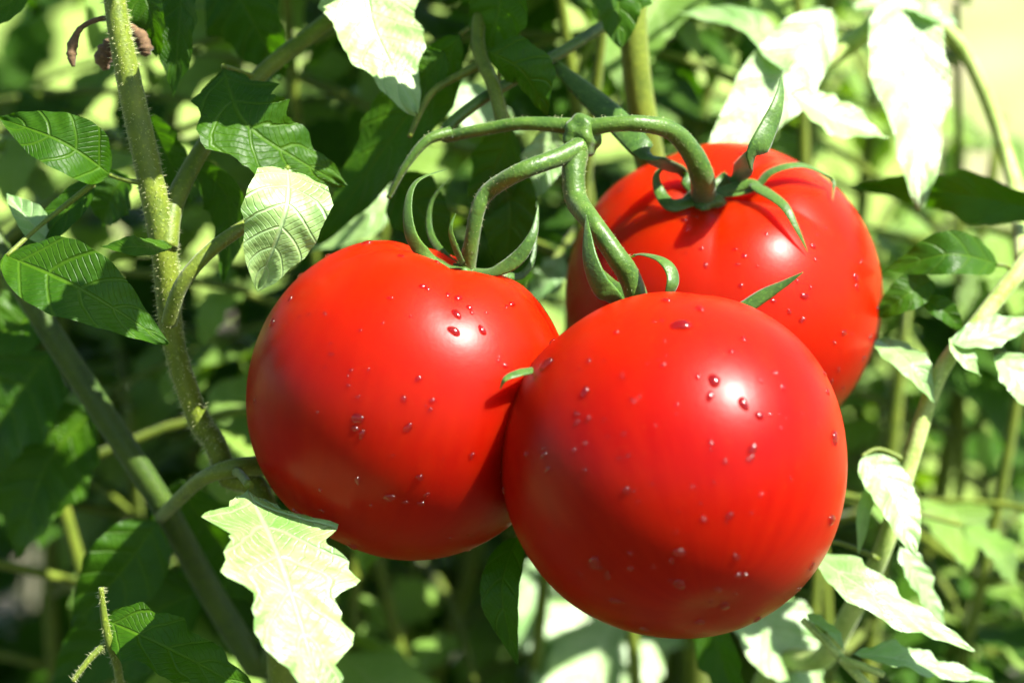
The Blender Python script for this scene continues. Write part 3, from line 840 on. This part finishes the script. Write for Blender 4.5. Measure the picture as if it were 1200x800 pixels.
stem(D_, [(1035, 790, 0.03), (1010, 780, 0.028), (985, 772, 0.031)], [4, 5, 5], name="side_shoot", mat=SUNLIT_STEM, seed=72)

# ------------------------------------------------------------------ plants further back
rngL = random.Random(77)
def leaflet_mesh(k):
    r = random.Random(900 + k)
    L = 1.0
    bend = r.uniform(-0.22, 0.02)
    mid = [Vector((0, 0, 0)), Vector((0.5, 0, 0.04)), Vector((1.0, r.uniform(-.1, .1), bend))]
    v, f, u = leaf_verts(mid, r.uniform(0.26, 0.36), Vector((0, 0, 1)), seed=40 + k, lobes=r.choice((3, 4, 5)), amp=r.uniform(0.15, 0.4), fold=r.uniform(0.05, 0.4), wave=0.15, nu=20, nv=3, twist=r.uniform(-.6, .6))
    m = mesh_from("leaflet", v, f, uvs=u)
    m.materials.append(SUNLIT_BACK if k >= 8 else LEAF)
    return m
LEAFLETS = [leaflet_mesh(k) for k in range(16)]

LIT = []                               # (sun plane point, radius): what must stay in the sun
def lit(px, py, d, r_px):
    LIT.append((P(px, py, d), r_px * PX))
for t in (TL, TF, TR):
    LIT.append((t["c"] - SUN * 0.02, t["r"] * 1.02))
for a in [(315, 640, -0.03, 80), (350, 740, -0.045, 70), (690, 750, 0.205, 160), (930, 180, 0.05, 60), (540, 125, 0.088, 45), (425, 255, 0.086, 30), (900, 750, 0.09, 80), (1040, 700, 0.024, 90), (1045, 590, 0.03, 50), (1065, 110, 0.08, 115),
          (890, 120, 0.074, 80), (430, 40, 0.03, 50), (1070, 430, 0.036, 40), (1150, 400, 0.03, 50), (1190, 330, .045, 40), (970, 60, 0.094, 60),
          (980, 150, 0.06, 60), (1130, 330, 0.034, 26), (334, 238, -0.010, 36), (195, 330, 0.008, 18), (600, 645, 0.015, 14), (1080, 780, 0.03, 60), (20, 160, 0.0, 11), (285, 175, .005, 8), (335, 172, .006, 15), (195, 345, .008, 26), (90, 318, -.008, 9), (190, 396, -.006, 10), (118, 500, .055, 18), (205, 88, .02, 9), (40, 258, .012, 12), (150, 60, .004, 10), (185, 590, .058, 14), (460, 260, .08, 20)]:
    lit(*a)
def in_sun(p, r):
    for c, R_ in LIT:
        v = p - c
        a = v.dot(SUN)
        if a > 0.004 and (v - SUN * a).length < R_ + r:
            return True
    return False

def add_compound_leaf(plant, start, direction, length, size, rng, accept=None, npairs=3, pale=0.3):
    up_ = Vector((0, 0, 1))
    side = direction.cross(up_).normalized()
    pts, q = [], start.copy()
    d = direction.copy()
    for i in range(5):
        pts.append(q.copy())
        q = q + d * (length / 4)
        d = (d + Vector((0, 0, -0.22))).normalized()
    spots = []
    for k in range(npairs):
        s = 0.35 + 0.5 * k / max(npairs - 1, 1)
        spots += [(s + rng.uniform(-.03, .03), 1), (s + rng.uniform(-.03, .03), -1)]
    spots.append((1.0, 0))
    todo = []
    for s, sg in spots:
        i = min(int(s * 4), 3)
        p = pts[i].lerp(pts[i + 1], s * 4 - i)
        tan = (pts[i + 1] - pts[i]).normalized()
        ld = (tan * (0.45 if sg else 1.0) + side * sg * 0.9 + Vector((0, 0, rng.uniform(-0.75, 0.0)))).normalized()
        nrm = (up_ + SUN * 0.5 + Vector((rng.uniform(-.7, .7), rng.uniform(-.7, .4), 0))).normalized()
        sz = size * rng.uniform(0.7, 1.1) * (1.15 if sg == 0 else 1.0)
        if accept is not None and not accept(p + ld * sz * 0.5, sz * 0.5):
            continue
        x = ld
        y = nrm.cross(x).normalized()
        z = x.cross(y)
        M = Matrix((x, y, z)).transposed().to_quaternion()
        todo.append((p, M, sz))
    paleleaf = rng.random() < pale
    if len(todo) * 2 < len(spots):     # no bare leaf stalks
        return 0
    if accept is not None and not all(accept(q, 0.002) for q in pts[1:]):
        return 0
    rach, _, _ = tube("leaf", pts, [0.0016, 0.0014, 0.0012, 0.001, 0.0008], STEM, plant, sides=6, n=2)
    for p, M, sz in todo:
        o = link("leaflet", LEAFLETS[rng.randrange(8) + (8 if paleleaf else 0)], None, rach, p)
        o.rotation_mode = 'QUATERNION'
        o.rotation_quaternion = M
        o.scale = (sz, sz, sz)
    return len(todo)

CLEAR = [(590, 670, 800, 840, 0.30), (830, 690, 990, 840, 0.14), (1000, 0, 1110, 250, 0.13), (845, 40, 960, 190, 0.12), (470, 90, 600, 150, 0.12)]
def bg_plant(px, depth, height, nleaf, label, seed, size=0.055, z0=0.12, keep=None, pale=0.25, foot=0.0, sway=None):
    rng = random.Random(seed)
    g = P(px, 400, depth)
    sway = rng.uniform(-0.14, 0.14) if sway is None else sway
    base = Vector((g.x - sway, g.y + foot, 0))
    root = empty("tomato_plant", base, label, "plant", "tomato plants")
    lean = Vector((rng.uniform(-.10, .10), rng.uniform(-.05, .05), 0))
    pts = [base + lean * (s ** 1.5) * height + Vector((sway * (2 * s - s * s), -foot * (2 * s - s * s), 0)) + Vector((rng.uniform(-.016, .016), rng.uniform(-.012, .012), s * height)) for s in (0, .25, .5, .75, 1.0)]
    _, c, rr = tube("stem", pts, [v * (0.42 if size < 0.04 else 0.7) for v in (0.0065, 0.0055, 0.005, 0.004, 0.0025)], STEM, root, sides=10, n=5)
    def acc(p, r):
        x, y, d = project(p)
        if d - r < 0.07:
            return False
        if in_sun(p, r * 0.9):
            return False
        rp = r / (36 / LENS / 1200 * (FOCUS + d))
        for x0, y0, x1, y1, dm in CLEAR:   # room for the broad leaves that hang in front
            if d < dm and x + rp > x0 and x - rp < x1 and y + rp > y0 and y - rp < y1:
                return False
        return True if keep is None else keep(x, y, d, r)
    ang = rng.uniform(0, 6.28)
    n = 0
    for k in range(nleaf):
        s = z0 / height + (1 - z0 / height) * (k + 0.5) / nleaf
        i = min(int(s * (len(c) - 1)), len(c) - 2)
        ang += 2.4
        d = Vector((math.cos(ang), math.sin(ang), rng.uniform(0.15, 0.6))).normalized()
        n += add_compound_leaf(root, c[i], d, rng.uniform(0.12, 0.19), size * rng.uniform(0.85, 1.15), rng, acc, rng.choice((2, 3, 3)), pale)
    return root

def gap_right(x, y, d, r):             # open ground shows at the far right, upper half
    rp = r / (36 / LENS / 1200 * (FOCUS + d))
    return not (x + rp > 1140 and y - rp < 210) and not (1150 < x + rp and 470 < y + rp and y - rp < 530)
bg_plant(120, 0.24, 0.62, 15, "leafy tomato plant in the dim corner behind the thick leaning stem", 1)
bg_plant(360, 0.34, 0.60, 15, "bushy tomato plant growing behind the fruit nearest the bristly stem", 2)
bg_plant(-40, 0.48, 0.66, 14, "tall tomato plant at the sunny edge beyond the bristly stem", 3)
bg_plant(590, 0.30, 0.66, 14, "dense tomato plant straight behind the fruit truss", 4)
bg_plant(860, 0.36, 0.64, 13, "tomato plant with sunlit leaves behind the fruit with the visible sepals", 5, keep=gap_right, pale=0.8)
bg_plant(1010, 0.22, 0.52, 11, "low tomato plant behind the pale diagonal stem", 6, keep=gap_right, pale=0.8)
bg_plant(1180, 0.30, 0.44, 10, "short tomato plant at the foot of the open ground", 7, keep=gap_right, pale=0.8)
bg_plant(20, 0.20, 0.46, 14, "low tomato plant at the foot of the thick leaning stem", 21, z0=0.2)
bg_plant(300, 0.18, 0.44, 14, "low tomato plant beneath the fruit nearest the bristly stem", 22, z0=0.2)
bg_plant(480, 0.26, 0.46, 14, "low tomato plant under the gap between two touching fruits", 23, z0=0.2)
bg_plant(700, 0.34, 0.44, 13, "low tomato plant beneath the fully visible fruit", 24, z0=0.2)
bg_plant(200, 0.42, 0.50, 14, "mid height tomato plant behind the low one by the bristly stem", 25, z0=0.2)
bg_plant(1110, 0.17, 0.47, 13, "pale leaved tomato plant close behind the sunlit one", 26, z0=0.25, keep=gap_right, pale=0.9, size=0.045)
bg_plant(930, 0.20, 0.66, 13, "tall pale leaved tomato plant above the fruit with the visible sepals", 27, z0=0.4, keep=gap_right, pale=0.8, size=0.045)
bg_plant(835, 0.15, 0.68, 14, "upright tomato plant with small pale leaves behind the curved truss", 28, z0=0.52, keep=gap_right, pale=0.8, size=0.036, sway=0.0)
bg_plant(1050, 0.13, 0.42, 12, "small leaved tomato plant tucked under the sunlit one", 29, z0=0.25, keep=gap_right, pale=0.6, size=0.036)
bg_plant(1060, 0.30, 0.60, 14, "mixed pale and dark tomato plant beyond the sunlit one", 30, z0=0.3, keep=gap_right, pale=0.6, size=0.045)
bg_plant(60, 0.13, 0.66, 13, "tomato plant with yellow green leaves beside the bristly stem", 31, z0=0.36, pale=0.5, size=0.036)
bg_plant(430, 0.16, 0.66, 13, "tomato plant with small leaves above the fruit nearest the bristly stem", 32, z0=0.45, pale=0.45, size=0.036)
bg_plant(1140, 0.125, 0.56, 20, "small leaved tomato plant filling the gap beside the pale diagonal stem", 33, z0=0.36, keep=gap_right, pale=0.75, size=0.027)
bg_plant(1000, 0.125, 0.48, 16, "small leaved tomato plant below the fruit with the visible sepals", 34, z0=0.34, keep=gap_right, pale=0.8, size=0.028)
bg_plant(900, 0.14, 0.66, 18, "small leaved tomato plant reaching over the fruit with the visible sepals", 35, z0=0.52, keep=gap_right, pale=0.85, size=0.028, sway=0.0)
bg_plant(240, 0.13, 0.66, 18, "small leaved tomato plant between the bristly stem and the nearest fruit", 36, z0=0.40, pale=0.5, size=0.028)
bg_plant(620, 0.125, 0.66, 16, "small leaved tomato plant behind the joint of the truss", 37, z0=0.48, pale=0.6, size=0.028, foot=0.25, sway=0.05)
bg_plant(510, 0.25, 0.42, 16, "small leaved tomato plant under the touching fruits", 38, z0=0.28, pale=0.35, size=0.030)
bg_plant(1200, 0.19, 0.50, 18, "small leaved tomato plant at the end of the row by the path", 39, z0=0.30, keep=gap_right, pale=0.6, size=0.030)
bg_plant(1100, 0.42, 0.52, 14, "far tomato plant between the pale diagonal stem and the path", 40, z0=0.2, keep=gap_right, pale=0.5, size=0.045)
bg_plant(1080, 0.21, 0.56, 26, "thickly leaved pale tomato plant between the fruit and the path", 51, z0=0.28, keep=gap_right, pale=0.7, size=0.034)
bg_plant(1175, 0.26, 0.48, 24, "thickly leaved tomato plant bordering the path", 52, z0=0.22, keep=gap_right, pale=0.65, size=0.038)
bg_plant(730, 0.24, 0.64, 22, "thickly leaved tomato plant behind the smooth upright stem", 53, z0=0.42, pale=0.7, size=0.034)
bg_plant(-10, 0.20, 0.64, 22, "thickly leaved yellow green tomato plant behind the withered flowers", 54, z0=0.36, pale=0.7, size=0.034)
bg_plant(1000, 0.30, 0.44, 20, "thickly leaved low tomato plant behind the broad pale leaves", 55, z0=0.15, keep=gap_right, pale=0.7, size=0.038)
bg_plant(250, 0.75, 0.62, 12, "far tomato plant seen between the bristly and the leaning stem", 8)
bg_plant(650, 0.80, 0.70, 12, "far tomato plant seen above the truss", 9)

# ------------------------------------------------------------------ unseen leaves added above the frame to cast shade
SHADE = [(50, 375, .05, 30), (80, 425, .052, 30), (150, 530, .058, 30), (260, 715, .072, 40), (300, 780, .075, 40), (270, 550, .014, 20), (70, 165, 0, 40), (110, 345, -.01, 55), (150, 290, -.006, 20), (285, 140, 0.006, 50), (340, 195, 0.008, 26), (312, 310, -0.006, 24), (470, 95, 0.026, 22),
         (440, 170, 0.04, 60), (570, 20, 0.03, 50), (610, 95, 0.018, 30), (200, 760, 0.0, 60), (250, 290, 0, 26), (200, 450, 0.015, 30), (160, 120, 0.004, 25),
         (140, 660, 0.055, 60), (60, 470, 0.08, 80), (60, 600, 0.09, 80), (100, 470, .055, 40), (225, 640, .065, 40), (200, 190, .03, 40), (290, 20, .05, 60), (700, 20, .036, 30),
         (1075, 296, .034, 26), (1060, 350, .036, 20), (500, 250, .046, 40), (560, 200, .045, 40), (590, 270, .046, 36), (210, 50, .02, 40), (350, 120, .1, 60), (130, 780, 0, 30), (1110, 228, .07, 60)]
def add_shade_leaves(plant, seed):
    rng = random.Random(seed)
    o0 = origin(plant)
    V, F, U = [], [], []
    placed = []
    cover = []
    def put(p, r):
        mesh_v, mesh_f, mesh_u = leaf_verts([Vector((-r, 0, 0)), Vector((0, 0, r * 0.1)), Vector((r, 0, -r * 0.25))], r * rng.uniform(0.55, 0.75), Vector((0, 0, 1)), seed=rng.randrange(999), lobes=4, amp=0.3, fold=0.1, nu=18, nv=3)
        q = (SUN + Vector((rng.uniform(-.5, .5), rng.uniform(-.5, .5), 0))).to_track_quat('Z', 'Y') @ Quaternion((0, 0, 1), rng.uniform(0, 6.28))
        b = len(V)
        V.extend(p + q @ w - o0 for w in mesh_v)
        U.extend(mesh_u)
        F.extend(tuple(i + b for i in f) for f in mesh_f)
        placed.append(p)
    def outside(p, r):
        x, y, d = project(p)
        rp = r / (36 / LENS / 1200 * max(FOCUS + d, .1)) * 1.1 + 8
        return y + rp < 0 or x + rp < 0 or x - rp > 1200 or y - rp > 800
    for (px, py, d, r) in SHADE:
        c = P(px, py, d)
        rr = r * PX
        step = 0.005
        k = int(rr / step) + 1
        cells = [(i * step, j * step) for i in range(-k, k + 1) for j in range(-k, k + 1) if math.hypot(i, j) * step <= rr]
        rng.shuffle(cells)
        for (u, v) in cells:
            q = c + SX * u + SY * v
            q2 = sun2(q)
            if any((q2 - w).length < r0 * 0.6 for w, r0 in cover):
                continue
            done = False
            for r1 in (0.026, 0.019, 0.013, 0.008):
                if in_sun(q + SUN * 0.2, r1 * 0.95):
                    continue
                for i in range(34):
                    p = q + SUN * (0.04 + 0.01 * i + rng.uniform(0, .008))
                    if outside(p, r1) and project(p)[2] > -0.30:
                        put(p, r1)
                        cover.append((q2, r1))
                        done = True
                        break
                if done:
                    break
    for _ in range(4000):               # more added leaves overhead, leaving sun for the fruit
        p = Vector((rng.uniform(-0.50, 0.04), rng.uniform(-0.05, 0.8), rng.uniform(0.60, 0.85)))
        r1 = rng.uniform(0.018, 0.032)
        if outside(p, r1) and not in_sun(p, r1 * 1.0):
            put(p, r1)
            if len(placed) > 600:
                break
    o = link("shade_leaves", mesh_from("shade_leaves", V, F, uvs=U), LEAF, plant, o0)
    o["kind"] = "stuff"
add_shade_leaves(A, 5)
